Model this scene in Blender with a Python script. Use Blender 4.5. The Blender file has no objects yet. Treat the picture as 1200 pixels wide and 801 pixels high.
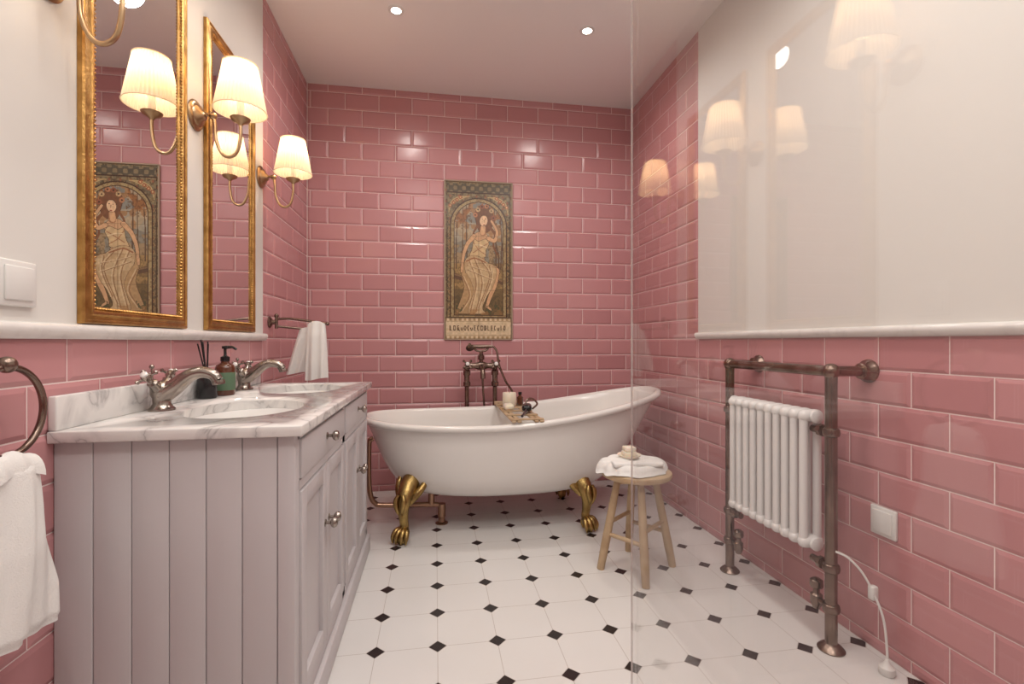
import bpy, bmesh, math, random
import numpy as np
from mathutils import Vector, Matrix, noise
random.seed(3)
S=bpy.context.scene
try:
    S.view_settings.view_transform='Standard'
except Exception: pass

H=2.48; XL=-.761; XR=1.30; YB=3.04; YF=-1.1; CH=.92

# ---------------------------------------------------------------- materials
def newmat(name):
    m=bpy.data.materials.new(name); m.use_nodes=True
    nt=m.node_tree; b=nt.nodes['Principled BSDF']
    return m,nt,b
def mat(name,col,rough=.5,metal=0,bump=None,var=0,coat=0,spec=.5,emit=None,sub=0):
    m,nt,b=newmat(name)
    b.inputs['Base Color'].default_value=(*col,1)
    b.inputs['Roughness'].default_value=rough
    b.inputs['Metallic'].default_value=metal
    b.inputs['Coat Weight'].default_value=coat
    b.inputs['Specular IOR Level'].default_value=spec
    if sub:
        b.inputs['Subsurface Weight'].default_value=sub
        b.inputs['Subsurface Scale'].default_value=.01
    if emit:
        b.inputs['Emission Color'].default_value=(*emit[0],1)
        b.inputs['Emission Strength'].default_value=emit[1]
    tc=nt.nodes.new('ShaderNodeTexCoord')
    if bump:
        n=nt.nodes.new('ShaderNodeTexNoise'); n.inputs['Scale'].default_value=bump[0]
        n.inputs['Detail'].default_value=4
        nt.links.new(tc.outputs['Object'],n.inputs['Vector'])
        bp=nt.nodes.new('ShaderNodeBump'); bp.inputs['Strength'].default_value=bump[1]
        bp.inputs['Distance'].default_value=bump[2] if len(bump)>2 else .002
        nt.links.new(n.outputs['Fac'],bp.inputs['Height'])
        nt.links.new(bp.outputs['Normal'],b.inputs['Normal'])
    if var:
        n=nt.nodes.new('ShaderNodeTexNoise'); n.inputs['Scale'].default_value=var[0]
        n.inputs['Detail'].default_value=5
        nt.links.new(tc.outputs['Object'],n.inputs['Vector'])
        r=nt.nodes.new('ShaderNodeValToRGB')
        r.color_ramp.elements[0].position=.35; r.color_ramp.elements[1].position=.68
        r.color_ramp.elements[0].color=(*var[1],1); r.color_ramp.elements[1].color=(*col,1)
        nt.links.new(n.outputs['Fac'],r.inputs['Fac'])
        nt.links.new(r.outputs['Color'],b.inputs['Base Color'])
    return m
def M(nt,op,a,b=None,c=None):
    n=nt.nodes.new('ShaderNodeMath'); n.operation=op
    for i,v in enumerate((a,b,c)):
        if v is None: continue
        if isinstance(v,(int,float)): n.inputs[i].default_value=v
        else: nt.links.new(v,n.inputs[i])
    return n.outputs[0]

def tile_mat():
    m,nt,b=newmat('pink_glazed_tile')
    g=nt.nodes.new('ShaderNodeNewGeometry')
    r=nt.nodes.new('ShaderNodeValToRGB')
    r.color_ramp.elements[0].color=(.50,.235,.245,1)
    r.color_ramp.elements[1].color=(.57,.285,.295,1)
    nt.links.new(g.outputs['Random Per Island'],r.inputs['Fac'])
    nt.links.new(r.outputs['Color'],b.inputs['Base Color'])
    b.inputs['Roughness'].default_value=.21
    b.inputs['Specular IOR Level'].default_value=.45
    tc=nt.nodes.new('ShaderNodeTexCoord')
    n=nt.nodes.new('ShaderNodeTexNoise'); n.inputs['Scale'].default_value=9
    nt.links.new(tc.outputs['Object'],n.inputs['Vector'])
    bp=nt.nodes.new('ShaderNodeBump'); bp.inputs['Strength'].default_value=.2; bp.inputs['Distance'].default_value=.004
    nt.links.new(n.outputs['Fac'],bp.inputs['Height']); nt.links.new(bp.outputs['Normal'],b.inputs['Normal'])
    return m
TILE=tile_mat()
GROUT=mat('tile_grout',(.82,.68,.66),.8)
PAINT=mat('cream_wall_paint',(.73,.71,.675),.6,spec=.3,bump=(60,.05,.001))
CEIL=mat('ceiling_paint',(.88,.86,.85),.6)

def floor_mat():
    m,nt,b=newmat('octagon_dot_floor_tile')
    tc=nt.nodes.new('ShaderNodeTexCoord'); sp=nt.nodes.new('ShaderNodeSeparateXYZ')
    nt.links.new(tc.outputs['Object'],sp.inputs[0])
    P=.182
    def cell(o,off):
        a=M(nt,'ADD',M(nt,'DIVIDE',M(nt,'SUBTRACT',o,off),P),.5)
        f=M(nt,'FRACT',M(nt,'ADD',a,100.0))
        return M(nt,'MULTIPLY',M(nt,'ABSOLUTE',M(nt,'SUBTRACT',f,.5)),P)
    u=cell(sp.outputs[0],.007); v=cell(sp.outputs[1],1.465)
    s=M(nt,'ADD',u,v)
    dot=M(nt,'LESS_THAN',s,.0265)
    ring=M(nt,'LESS_THAN',s,.0295)
    mn=M(nt,'MINIMUM',u,v)
    gl=M(nt,'LESS_THAN',mn,.0010)
    gr=M(nt,'MAXIMUM',ring,gl)
    n=nt.nodes.new('ShaderNodeTexNoise'); n.inputs['Scale'].default_value=3
    nt.links.new(tc.outputs['Object'],n.inputs['Vector'])
    base=nt.nodes.new('ShaderNodeValToRGB')
    base.color_ramp.elements[0].color=(.70,.685,.665,1); base.color_ramp.elements[1].color=(.78,.77,.755,1)
    nt.links.new(n.outputs['Fac'],base.inputs['Fac'])
    m1=nt.nodes.new('ShaderNodeMix'); m1.data_type='RGBA'
    nt.links.new(gr,m1.inputs['Factor']); nt.links.new(base.outputs[0],m1.inputs['A'])
    m1.inputs['B'].default_value=(.54,.50,.47,1)
    m2=nt.nodes.new('ShaderNodeMix'); m2.data_type='RGBA'
    nt.links.new(dot,m2.inputs['Factor']); nt.links.new(m1.outputs['Result'],m2.inputs['A'])
    m2.inputs['B'].default_value=(.022,.016,.016,1)
    nt.links.new(m2.outputs['Result'],b.inputs['Base Color'])
    b.inputs['Roughness'].default_value=.22
    bp=nt.nodes.new('ShaderNodeBump'); bp.inputs['Strength'].default_value=.4; bp.inputs['Distance'].default_value=.001
    bp.invert=True
    nt.links.new(gr,bp.inputs['Height']); nt.links.new(bp.outputs['Normal'],b.inputs['Normal'])
    return m
FLOOR=floor_mat()

def marble_mat(name='white_veined_marble',dark=(.46,.445,.44),mid=(.64,.62,.61),lite=(.77,.75,.73)):
    m,nt,b=newmat(name)
    tc=nt.nodes.new('ShaderNodeTexCoord')
    n=nt.nodes.new('ShaderNodeTexNoise'); n.inputs['Scale'].default_value=5.5; n.inputs['Detail'].default_value=9
    n.inputs['Distortion'].default_value=1.4
    nt.links.new(tc.outputs['Object'],n.inputs['Vector'])
    v=M(nt,'ABSOLUTE',M(nt,'SUBTRACT',n.outputs['Fac'],.5))
    r=nt.nodes.new('ShaderNodeValToRGB')
    r.color_ramp.elements[0].position=0; r.color_ramp.elements[0].color=(*dark,1)
    r.color_ramp.elements[1].position=.085; r.color_ramp.elements[1].color=(*lite,1)
    e=r.color_ramp.elements.new(.016); e.color=(*mid,1)
    nt.links.new(v,r.inputs['Fac']); nt.links.new(r.outputs['Color'],b.inputs['Base Color'])
    b.inputs['Roughness'].default_value=.12
    return m
MARBLE=marble_mat()
TRIM=marble_mat('white_stone_trim',(.72,.69,.67),(.76,.735,.71),(.80,.775,.75))
LILAC=mat('lilac_grey_cabinet_paint',(.58,.55,.56),.42,bump=(40,.05,.001))
SHADOWGAP=mat('cabinet_groove',(.36,.33,.335),.7)
BRONZE=mat('aged_bronze_metal',(.27,.20,.165),.27,1,bump=(70,.08,.001),var=(25,(.18,.13,.105)))
NICKEL=mat('brushed_nickel_metal',(.42,.37,.33),.24,1,var=(20,(.30,.26,.23)))
GOLD=mat('gilt_gold_frame',(.60,.35,.12),.33,1,bump=(160,.6,.002),var=(30,(.36,.19,.06)))
BRASS=mat('aged_brass_metal',(.46,.31,.18),.28,1)
CLAW=mat('cast_brass_foot',(.50,.35,.13),.32,1,bump=(60,.7,.004),var=(22,(.27,.18,.07)))
COPPER=mat('copper_pipe_metal',(.40,.25,.17),.3,1)
ENAMEL=mat('tub_white_enamel',(.79,.765,.735),.16,coat=.3)
PORC=mat('white_porcelain',(.84,.82,.80),.08,coat=.4)
RADW=mat('radiator_white_enamel',(.79,.78,.765),.25)
PLASTIC=mat('white_plastic',(.76,.75,.725),.35)
TOWEL=mat('white_terry_cloth',(.83,.815,.79),.95,bump=(420,.6,.002),spec=.1)
WOOD=mat('pale_stool_wood',(.56,.42,.27),.5,bump=(50,.2,.001),var=(14,(.42,.29,.17)))
CANDLE=mat('cream_candle_wax',(.80,.73,.60),.5,sub=.3)
BLACK=mat('black_glossy_plastic',(.012,.011,.012),.22)
AMBER=mat('amber_bottle_glass',(.10,.025,.008),.12,coat=.5)
LABEL=mat('green_paper_label',(.10,.17,.10),.6)
BULB=mat('glowing_bulb',(1,.8,.5),.5,emit=((1,.76,.45),5))
LED=mat('downlight_lens',(1,1,1),.5,emit=((1,.93,.82),14))

def mirror_mat():
    m,nt,b=newmat('silvered_mirror_glass')
    b.inputs['Base Color'].default_value=(.86,.86,.85,1); b.inputs['Metallic'].default_value=1
    b.inputs['Roughness'].default_value=.0
    return m
MIRROR=mirror_mat()
def glass_mat():
    m=bpy.data.materials.new('clear_shower_glass'); m.use_nodes=True; nt=m.node_tree
    nt.nodes.clear()
    o=nt.nodes.new('ShaderNodeOutputMaterial'); mx=nt.nodes.new('ShaderNodeMixShader')
    t=nt.nodes.new('ShaderNodeBsdfTransparent'); t.inputs[0].default_value=(.985,.98,.975,1)
    g=nt.nodes.new('ShaderNodeBsdfGlossy'); g.inputs['Roughness'].default_value=0
    f=nt.nodes.new('ShaderNodeFresnel'); ge=nt.nodes.new('ShaderNodeNewGeometry')
    ior=M(nt,'ADD',M(nt,'MULTIPLY',ge.outputs['Backfacing'],1/1.55-1.55),1.55)
    nt.links.new(ior,f.inputs['IOR'])
    nt.links.new(f.outputs[0],mx.inputs[0]); nt.links.new(t.outputs[0],mx.inputs[1]); nt.links.new(g.outputs[0],mx.inputs[2])
    nt.links.new(mx.outputs[0],o.inputs[0])
    return m
GLASS=glass_mat()
def edge_mat():
    m=bpy.data.materials.new('polished_glass_edge'); m.use_nodes=True; nt=m.node_tree
    b=nt.nodes['Principled BSDF']; o=nt.nodes['Material Output']
    b.inputs['Base Color'].default_value=(.75,.68,.66,1); b.inputs['Roughness'].default_value=.2
    t=nt.nodes.new('ShaderNodeBsdfTransparent'); mx=nt.nodes.new('ShaderNodeMixShader'); mx.inputs[0].default_value=.42
    nt.links.new(t.outputs[0],mx.inputs[1]); nt.links.new(b.outputs[0],mx.inputs[2]); nt.links.new(mx.outputs[0],o.inputs[0])
    return m
GEDGE=edge_mat()
def shade_mat():
    m=bpy.data.materials.new('pleated_shade_fabric'); m.use_nodes=True; nt=m.node_tree
    nt.nodes.clear()
    o=nt.nodes.new('ShaderNodeOutputMaterial'); mx=nt.nodes.new('ShaderNodeMixShader')
    d=nt.nodes.new('ShaderNodeBsdfDiffuse'); d.inputs[0].default_value=(.80,.71,.58,1)
    t=nt.nodes.new('ShaderNodeBsdfTranslucent'); t.inputs[0].default_value=(.76,.62,.45,1)
    e=nt.nodes.new('ShaderNodeEmission'); e.inputs[0].default_value=(1,.76,.50,1); e.inputs[1].default_value=.15
    ad=nt.nodes.new('ShaderNodeAddShader'); mx.inputs[0].default_value=.42
    nt.links.new(d.outputs[0],mx.inputs[1]); nt.links.new(t.outputs[0],mx.inputs[2])
    nt.links.new(mx.outputs[0],ad.inputs[0]); nt.links.new(e.outputs[0],ad.inputs[1]); nt.links.new(ad.outputs[0],o.inputs[0])
    return m
SHADE=shade_mat()

# ---------------------------------------------------------------- helpers
def link(o): S.collection.objects.link(o); return o
def group(name,loc=(0,0,0)):
    e=bpy.data.objects.new(name,None); e.empty_display_size=.05; e.location=loc; link(e); return e
def par(o,p):
    if p is not None:
        o.parent=p; o.matrix_parent_inverse=Matrix.Translation(-Vector(p.location))
    return o
def mesh(name,vs,fs,m,parent=None,smooth=True,mi=None,ang=40):
    me=bpy.data.meshes.new(name); me.from_pydata([tuple(v) for v in vs],[],fs)
    for x in (m if isinstance(m,(list,tuple)) else [m]): me.materials.append(x)
    if mi is not None: me.polygons.foreach_set('material_index',mi)
    bm=bmesh.new(); bm.from_mesh(me); bmesh.ops.recalc_face_normals(bm,faces=bm.faces); bm.to_mesh(me); bm.free()
    if smooth:
        me.polygons.foreach_set('use_smooth',[True]*len(me.polygons))
        try: me.set_sharp_from_angle(angle=math.radians(ang))
        except Exception: pass
    me.update()
    o=bpy.data.objects.new(name,me); link(o); par(o,parent); return o
def box(name,a,b,m,parent=None,bev=0,seg=2):
    (x0,y0,z0),(x1,y1,z1)=a,b
    me=bpy.data.meshes.new(name); bm=bmesh.new()
    bmesh.ops.create_cube(bm,size=1,matrix=Matrix.Translation(((x0+x1)/2,(y0+y1)/2,(z0+z1)/2))@Matrix.Diagonal((abs(x1-x0),abs(y1-y0),abs(z1-z0),1)))
    if bev: bmesh.ops.bevel(bm,geom=bm.edges[:],offset=bev,segments=seg,profile=.5,affect='EDGES')
    bm.to_mesh(me); bm.free(); me.materials.append(m)
    if bev:
        me.polygons.foreach_set('use_smooth',[True]*len(me.polygons))
        try: me.set_sharp_from_angle(angle=math.radians(50))
        except Exception: pass
    o=bpy.data.objects.new(name,me); link(o); par(o,parent); return o
def catmull(pts,n=8):
    P=[Vector(p) for p in pts]; P=[P[0]*2-P[1]]+P+[P[-1]*2-P[-2]]; out=[]
    for i in range(1,len(P)-2):
        for j in range(n):
            t=j/n
            out.append(.5*((2*P[i])+(-P[i-1]+P[i+1])*t+(2*P[i-1]-5*P[i]+4*P[i+1]-P[i+2])*t*t+(-P[i-1]+3*P[i]-3*P[i+1]+P[i+2])*t**3))
    out.append(P[-2]); return out
def sweep(name,pts,r,m,parent=None,seg=14,smooth=0,closed=False,flat=None):
    """pts list; r number or list; smooth>0 -> catmull with that many subdivisions"""
    pts=[Vector(p) for p in pts]; n0=len(pts)
    rs=list(r) if isinstance(r,(list,tuple)) else [r]*n0
    if smooth:
        rr=[Vector((x,0,0)) for x in rs]
        pts=catmull(pts,smooth); rs=[v.x for v in catmull(rr,smooth)]
    n=len(pts); vs=[];fs=[]
    t0=(pts[1]-pts[0]).normalized(); up=Vector((0,0,1)) if abs(t0.z)<.9 else Vector((1,0,0))
    nn=t0.cross(up).normalized()
    for i in range(n):
        if closed: t=(pts[(i+1)%n]-pts[i-1]).normalized()
        else: t=(pts[min(i+1,n-1)]-pts[max(i-1,0)]).normalized()
        nn=(nn-t*nn.dot(t)).normalized(); bb=t.cross(nn)
        for k in range(seg):
            a=2*math.pi*k/seg
            vs.append(pts[i]+(nn*math.cos(a)+bb*math.sin(a))*rs[i])
    lim=n if closed else n-1
    for i in range(lim):
        for k in range(seg):
            j=(i+1)%n
            fs.append((i*seg+k,i*seg+(k+1)%seg,j*seg+(k+1)%seg,j*seg+k))
    if not closed:
        fs.append(tuple(range(seg))[::-1]); fs.append(tuple((n-1)*seg+k for k in range(seg)))
    return mesh(name,vs,fs,m,parent)
def lathe(name,prof,loc,m,parent=None,axis=(0,0,1),seg=28,ang=40):
    q=Vector((0,0,1)).rotation_difference(Vector(axis).normalized()); loc=Vector(loc)
    vs=[];fs=[]
    for (r,z) in prof:
        for k in range(seg):
            a=2*math.pi*k/seg
            vs.append(loc+q@Vector((max(r,1e-4)*math.cos(a),max(r,1e-4)*math.sin(a),z)))
    for i in range(len(prof)-1):
        for k in range(seg):
            fs.append((i*seg+k,i*seg+(k+1)%seg,(i+1)*seg+(k+1)%seg,(i+1)*seg+k))
    fs.append(tuple(range(seg))[::-1]); fs.append(tuple((len(prof)-1)*seg+k for k in range(seg)))
    return mesh(name,vs,fs,m,parent,ang=ang)
def ball(name,loc,r,m,parent=None,sc=(1,1,1),n=16):
    prof=[(math.sin(math.pi*i/n),-math.cos(math.pi*i/n)) for i in range(n+1)]
    vs=[];fs=[];seg=20
    for (a,z) in prof:
        for k in range(seg):
            t=2*math.pi*k/seg
            vs.append((loc[0]+max(a,1e-4)*math.cos(t)*r*sc[0],loc[1]+max(a,1e-4)*math.sin(t)*r*sc[1],loc[2]+z*r*sc[2]))
    for i in range(n):
        for k in range(seg):
            fs.append((i*seg+k,i*seg+(k+1)%seg,(i+1)*seg+(k+1)%seg,(i+1)*seg+k))
    return mesh(name,vs,fs,m,parent)
def cyl(name,a,b,r,m,parent=None,seg=20):
    return sweep(name,[a,b],r,m,parent,seg=seg)
def soft(name,c,size,rad,m,parent=None,nz=.004,fr=9,droop=None,rot=0,seed=0,cuts=14):
    """soft rounded cloth slab"""
    bm=bmesh.new(); bmesh.ops.create_cube(bm,size=2)
    bmesh.ops.subdivide_edges(bm,edges=bm.edges[:],cuts=cuts,use_grid_fill=True)
    hx,hy,hz=[s/2 for s in size]; rot=Matrix.Rotation(rot,3,'Z')
    for v in bm.verts:
        p=Vector((v.co.x*hx,v.co.y*hy,v.co.z*hz))
        r=min(rad,hz*.98)
        inn=Vector((max(-hx+r,min(hx-r,p.x)),max(-hy+r,min(hy-r,p.y)),max(-hz+r,min(hz-r,p.z))))
        d=p-inn
        if d.length>1e-6: p=inn+d.normalized()*r
        q=rot@p+Vector(c)
        w=noise.noise_vector(q*fr+Vector((seed,0,0)))
        q+=w*nz
        if droop: q.z-=droop(q)
        v.co=q
    me=bpy.data.meshes.new(name); bm.to_mesh(me); bm.free(); me.materials.append(m)
    me.polygons.foreach_set('use_smooth',[True]*len(me.polygons))
    o=bpy.data.objects.new(name,me); link(o); par(o,parent); return o
def drape(name,f,nz,nk,m,parent=None):
    """f(t,a)-> point; closed cross section a in 0..2pi, t 0..1"""
    vs=[];fs=[]
    for i in range(nz+1):
        for k in range(nk): vs.append(f(i/nz,2*math.pi*k/nk))
    for i in range(nz):
        for k in range(nk): fs.append((i*nk+k,i*nk+(k+1)%nk,(i+1)*nk+(k+1)%nk,(i+1)*nk+k))
    fs.append(tuple(range(nk))[::-1]); fs.append(tuple(nz*nk+k for k in range(nk)))
    return mesh(name,vs,fs,m,parent,ang=70)

# ---------------------------------------------------------------- walls
PW,PH=.200,.100; RB=.936
def wall(name,to3,u0,u1,regions,paints,uoff=0,excl=None,depth=.1):
    vs=[];fs=[];mi=[]
    def addbox(a0,a1,z0,z1,n0,n1,m,ins=0):
        b=len(vs)
        for (n,i) in ((n0,0),(n1,ins)):
            for (u,z) in ((a0+i,z0+i),(a1-i,z0+i),(a1-i,z1-i),(a0+i,z1-i)): vs.append(to3(u,z,n))
        fs.extend([(b,b+1,b+2,b+3),(b+4,b+5,b+6,b+7),(b,b+1,b+5,b+4),(b+1,b+2,b+6,b+5),(b+2,b+3,b+7,b+6),(b+3,b,b+4,b+7)])
        mi.extend([m]*6)
    addbox(u0,u1,0,H,-depth,-.0028,1)
    for (a0,a1,z0,z1) in regions:
        k0=math.floor((z0-RB)/PH)-1
        for k in range(k0,k0+40):
            ra=max(z0,RB+k*PH); rb=min(z1,RB+(k+1)*PH)
            if rb-ra<.008: continue
            off=uoff+(PW/2 if k%2 else 0)
            j0=math.floor((a0-off)/PW)-1
            for j in range(j0,j0+40):
                ca=max(a0,off+j*PW); cb=min(a1,off+(j+1)*PW)
                if cb-ca<.006: continue
                pieces=[(ca,cb)]
                if excl and rb>excl[2]+.001 and ra<excl[3]-.001:
                    np_=[]
                    for (p,q) in pieces:
                        if q<=excl[0] or p>=excl[1]: np_.append((p,q)); continue
                        if p<excl[0]-.004: np_.append((p,excl[0]))
                        if q>excl[1]+.004: np_.append((excl[1],q))
                    pieces=np_
                for (p,q) in pieces:
                    g=.0016; w=min(q-p,rb-ra)
                    p+=g;q-=g
                    ins=min(.0095,w*.3)
                    b=len(vs)
                    for (n,i) in ((-.004,0),(-.0024,0),(.0008,ins)):
                        for (u,z) in ((p+i,ra+g+i),(q-i,ra+g+i),(q-i,rb-g-i),(p+i,rb-g-i)): vs.append(to3(u,z,n))
                    for s in (0,4):
                        c=b+s; fs.extend([(c,c+1,c+5,c+4),(c+1,c+2,c+6,c+5),(c+2,c+3,c+7,c+6),(c+3,c,c+4,c+7)])
                    fs.extend([(b,b+1,b+2,b+3),(b+8,b+9,b+10,b+11)])
                    mi.extend([0]*10)
    for (a0,a1,z0,z1) in paints: addbox(a0,a1,z0,z1,-.02,0,2)
    return mesh(name,vs,fs,[TILE,GROUT,PAINT],None,smooth=False,mi=mi)
YT_L=2.288; YT_R=2.22
wall('wall_back',lambda u,z,n:(u,YB-n,z),XL-.1,XR+.1,[(XL,XR,0,H)],[],uoff=.057,excl=(.057,.487,.936,1.936))
wall('wall_left',lambda u,z,n:(XL+n,u,z),YF,YB+.1,[(YT_L,YB,0,H),(YF,YT_L,0,.93)],[(YF,YT_L,.93,H)],uoff=.04)
wall('wall_right',lambda u,z,n:(XR-n,u,z),YF,YB+.1,[(YT_R,YB,0,H),(YF,YT_R,0,.936)],[(YF,YT_R,.936,H)],uoff=.135)
wall('wall_front',lambda u,z,n:(u,YF+n,z),XL-.1,XR+.1,[(XL,XR,0,.93)],[(XL,XR,.93,H)])
box('floor',(XL-.1,YF-.1,-.08),(XR+.1,YB+.1,0),FLOOR)
box('ceiling',(XL-.1,YF-.1,H),(XR+.1,YB+.1,H+.08),CEIL)
def rail(name,x,s,y0,y1,z0,z1):
    h=z1-z0; prof=[(0,0),(.010,0),(.015,.15),(.020,.4),(.022,.65),(.019,.88),(.012,1),(0,1)]
    vs=[];fs=[];n=len(prof)
    for y in (y0,y1):
        for (o,t) in prof: vs.append((x+s*o,y,z0+h*t))
    for i in range(n): fs.append((i,(i+1)%n,n+(i+1)%n,n+i))
    fs.append(tuple(range(n))); fs.append(tuple(range(n,2*n)))
    return mesh(name,vs,fs,TRIM,None)
rail('trim_1',XL,1,YF,YT_L,.926,.958)
rail('trim_2',XR,-1,YF,YT_R,.937,.967)

# ---------------------------------------------------------------- art tile panel
def art_panel():
    g=group('art_nouveau_tile_panel',(.272,YB-.004,1.436))
    W,Hh=174,400
    img=np.zeros((Hh,W,3)); 
    U,V=np.meshgrid((np.arange(W)+.5)/W,(np.arange(Hh)+.5)/Hh)
    asp=1000/430.
    Yv=V*asp
    def sm(n,seed):
        r=np.random.RandomState(seed).rand(n*2+2,n+2)
        yy=V*(n*2); xx=U*n; y0=yy.astype(int);x0=xx.astype(int);fy=yy-y0;fx=xx-x0
        fy=fy*fy*(3-2*fy);fx=fx*fx*(3-2*fx)
        return (r[y0,x0]*(1-fx)+r[y0,x0+1]*fx)*(1-fy)+(r[y0+1,x0]*(1-fx)+r[y0+1,x0+1]*fx)*fy
    N1=sm(6,1);N2=sm(16,2);N3=sm(40,3);N4=sm(64,9)
    def C(r,g_,b): return np.array([r,g_,b])/255.
    def put(mask,c,a=1.0):
        m=np.clip(mask.astype(float),0,1)[...,None]*a
        img[:]=img*(1-m)+np.asarray(c)*m
    def ell(cx,cy,rx,ry,rot=0):
        dx=U-cx;dy=Yv-cy*asp;c,s=math.cos(rot),math.sin(rot)
        a=(dx*c+dy*s)/rx;b=(-dx*s+dy*c)/ry
        return a*a+b*b<1
    def poly(pts):
        ins=np.zeros(U.shape,bool);n=len(pts);j=n-1
        for i in range(n):
            xi,yi=pts[i];xj,yj=pts[j]
            if yi!=yj:
                c=((yi>V)!=(yj>V))&(U<(xj-xi)*(V-yi)/(yj-yi)+xi); ins^=c
            j=i
        return ins
    def spoly(pts):
        P=[Vector((p[0],p[1],0)) for p in pts]; n=len(P); out=[]
        for i in range(n):
            a,b,c,d=P[i-1],P[i],P[(i+1)%n],P[(i+2)%n]
            for k in range(6):
                t=k/6; q=.5*((2*b)+(-a+c)*t+(2*a-5*b+4*c-d)*t*t+(-a+3*b-3*c+d)*t**3); out.append((q.x,q.y))
        return poly(out)
    def stroke(pts,w,w2=None):
        m=np.zeros(U.shape,bool); P=catmull([(p[0],p[1]*asp,0) for p in pts],8); n=len(P)
        for i,(a,b) in enumerate(zip(P[:-1],P[1:])):
            ww=w if w2 is None else w+(w2-w)*i/n
            dx,dy=b.x-a.x,b.y-a.y;L=dx*dx+dy*dy+1e-9
            t=np.clip(((U-a.x)*dx+(Yv-a.y)*dy)/L,0,1)
            m|=((U-a.x-t*dx)**2+(Yv-a.y-t*dy)**2)<ww*ww
        return m
    def outl(fn,c,lw=.006):
        put(fn,line); 
        k=fn&np.roll(fn,1,0)&np.roll(fn,-1,0)&np.roll(fn,1,1)&np.roll(fn,-1,1); put(k,c)
    line=C(70,46,34)
    img[:]=C(104,86,62)
    put(N3>.5,C(134,112,78),.7); put((N2>.6),C(76,62,46),.6); put(N4>.66,C(166,142,100),.6)
    put((U<.018)|(U>.982)|(V>.992),C(150,130,98))
    put(((U>.03)&(U<.04))|((U<.97)&(U>.96)),line)
    sp=(np.sin(U*55)*np.sin(Yv*55)>.1)&(V>.76)
    put(sp,C(130,120,94),.6)
    put((np.sin(U*48+1)*np.sin(Yv*38)>.72)&(V>.75),C(146,84,58),.7)
    for sx in (-1,1):   # whiplash scrolls in the spandrels
        for q in range(3):
            put(stroke([(.5+sx*.44,.80+q*.02),(.5+sx*(.40-.03*q),.87),(.5+sx*(.30-.05*q),.90),(.5+sx*(.22-.04*q),.905)],.006),C(186,160,112))
        for q in range(4): put(ell(.5+sx*(.42-.05*q),.845+.018*q,.026,.026),C(160,96,66)); put(ell(.5+sx*(.42-.05*q),.845+.018*q,.010,.010),C(214,184,130))
    put((V>.93)&(V<.985)&(U>.04)&(U<.96),C(88,78,62)); 
    put((V>.93)&(V<.985)&(U>.04)&(U<.96)&(np.sin(U*50)*np.cos(Yv*48)>.15),C(162,138,100),.6)
    put((V>.925)&(V<.932)&(U>.03)&(U<.97),line)
    for cx in (.08,.92):
        for cy in np.arange(.18,.74,.04): put(ell(cx,cy,.026,.032),C(156,124,82)); put(ell(cx,cy,.012,.016),C(112,62,44))
    R=.37; cyA=.715
    def archm(R,zb): return ((U>.5-R)&(U<.5+R)&(V<cyA)&(V>zb))|(((U-.5)**2+(Yv-cyA*asp)**2<R*R)&(V>=cyA-.01))
    put(archm(R+.058,.14),line); put(archm(R+.04,.143),C(172,150,106)); put(archm(R+.04,.143)&(N3>.55),C(126,100,68),.7)
    arch=archm(R,.15); save=img.copy()
    img[:]=C(162,152,132)
    put(V>.74,C(134,130,120)); put((V>.60)&(N1>.55),C(182,158,124),.7)
    put((V>.62)&(N2>.62),C(160,112,68),.7)
    put(V<.60+.05*N1,C(130,122,108),.8)
    put((V<.60)&(N2>.5),C(164,132,92),.7)
    put(V<.47+.05*N1,C(160,128,82)); put((V<.46)&(N2>.55),C(124,98,62),.7)
    put(V<.30+.03*N1,C(116,94,60)); put((V<.28)&(N3>.5),C(84,70,46),.7); put((N4>.68)&(V<.6),C(96,78,52),.5)
    for i,x in enumerate((.17,.25,.33,.76,.83)):
        put(stroke([(x,.45),(x+.015*math.sin(i*2),.62),(x+.03*math.cos(i),.86)],.011,.005),C(94,70,52),.9)
    put((V>.74)&(N2>.58)&(abs(U-.5)>.12),C(150,98,56),.8); put((V>.70)&(N4>.66)&(abs(U-.5)>.10),C(104,70,44),.7)
    put(stroke([(.14,.40),(.34,.385),(.60,.405),(.86,.36)],.040,.028),C(98,72,52)); put(stroke([(.14,.41),(.34,.395),(.60,.415),(.86,.37)],.010),C(136,106,74))
    put(stroke([(.78,.37),(.80,.52),(.74,.64)],.014,.008),C(98,72,52))
    sk=C(208,164,122); sd=C(164,116,82); hi=C(226,188,148)
    outl(spoly([(.30,.50),(.24,.42),(.28,.33),(.22,.24),(.17,.17),(.30,.16),(.44,.165),(.52,.20),(.50,.34),(.46,.46)]),C(178,144,102))
    outl(spoly([(.46,.74),(.44,.80),(.50,.845),(.60,.85),(.70,.82),(.72,.76),(.68,.70),(.58,.675),(.50,.69)]),C(118,76,50))
    put(stroke([(.66,.72),(.74,.67),(.72,.60),(.78,.54)],.022,.010),C(126,82,54))
    put(stroke([(.48,.72),(.42,.67),(.43,.62)],.016,.008),C(126,82,54))
    outl(spoly([(.34,.475),(.36,.53),(.42,.585),(.42,.655),(.50,.685),(.60,.675),(.665,.64),(.625,.58),(.585,.53),(.60,.47),(.46,.445)]),sk)
    put(stroke([(.60,.64),(.585,.57),(.56,.50)],.014),sd,.5); put(stroke([(.54,.66),(.51,.58),(.46,.50)],.005),sd,.6)
    outl(spoly([(.40,.575),(.43,.635),(.50,.625),(.60,.640),(.655,.610),(.61,.565),(.59,.52),(.37,.52)]),C(202,172,128))
    put(stroke([(.42,.62),(.50,.57),(.60,.54)],.006),sd); put(stroke([(.63,.61),(.54,.585),(.42,.55)],.006),sd); put(stroke([(.45,.60),(.52,.60),(.62,.585)],.006),C(224,200,160))
    outl(spoly([(.34,.49),(.50,.50),(.68,.485),(.80,.455),(.81,.415),(.70,.405),(.50,.415),(.36,.43)]),sk)
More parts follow.
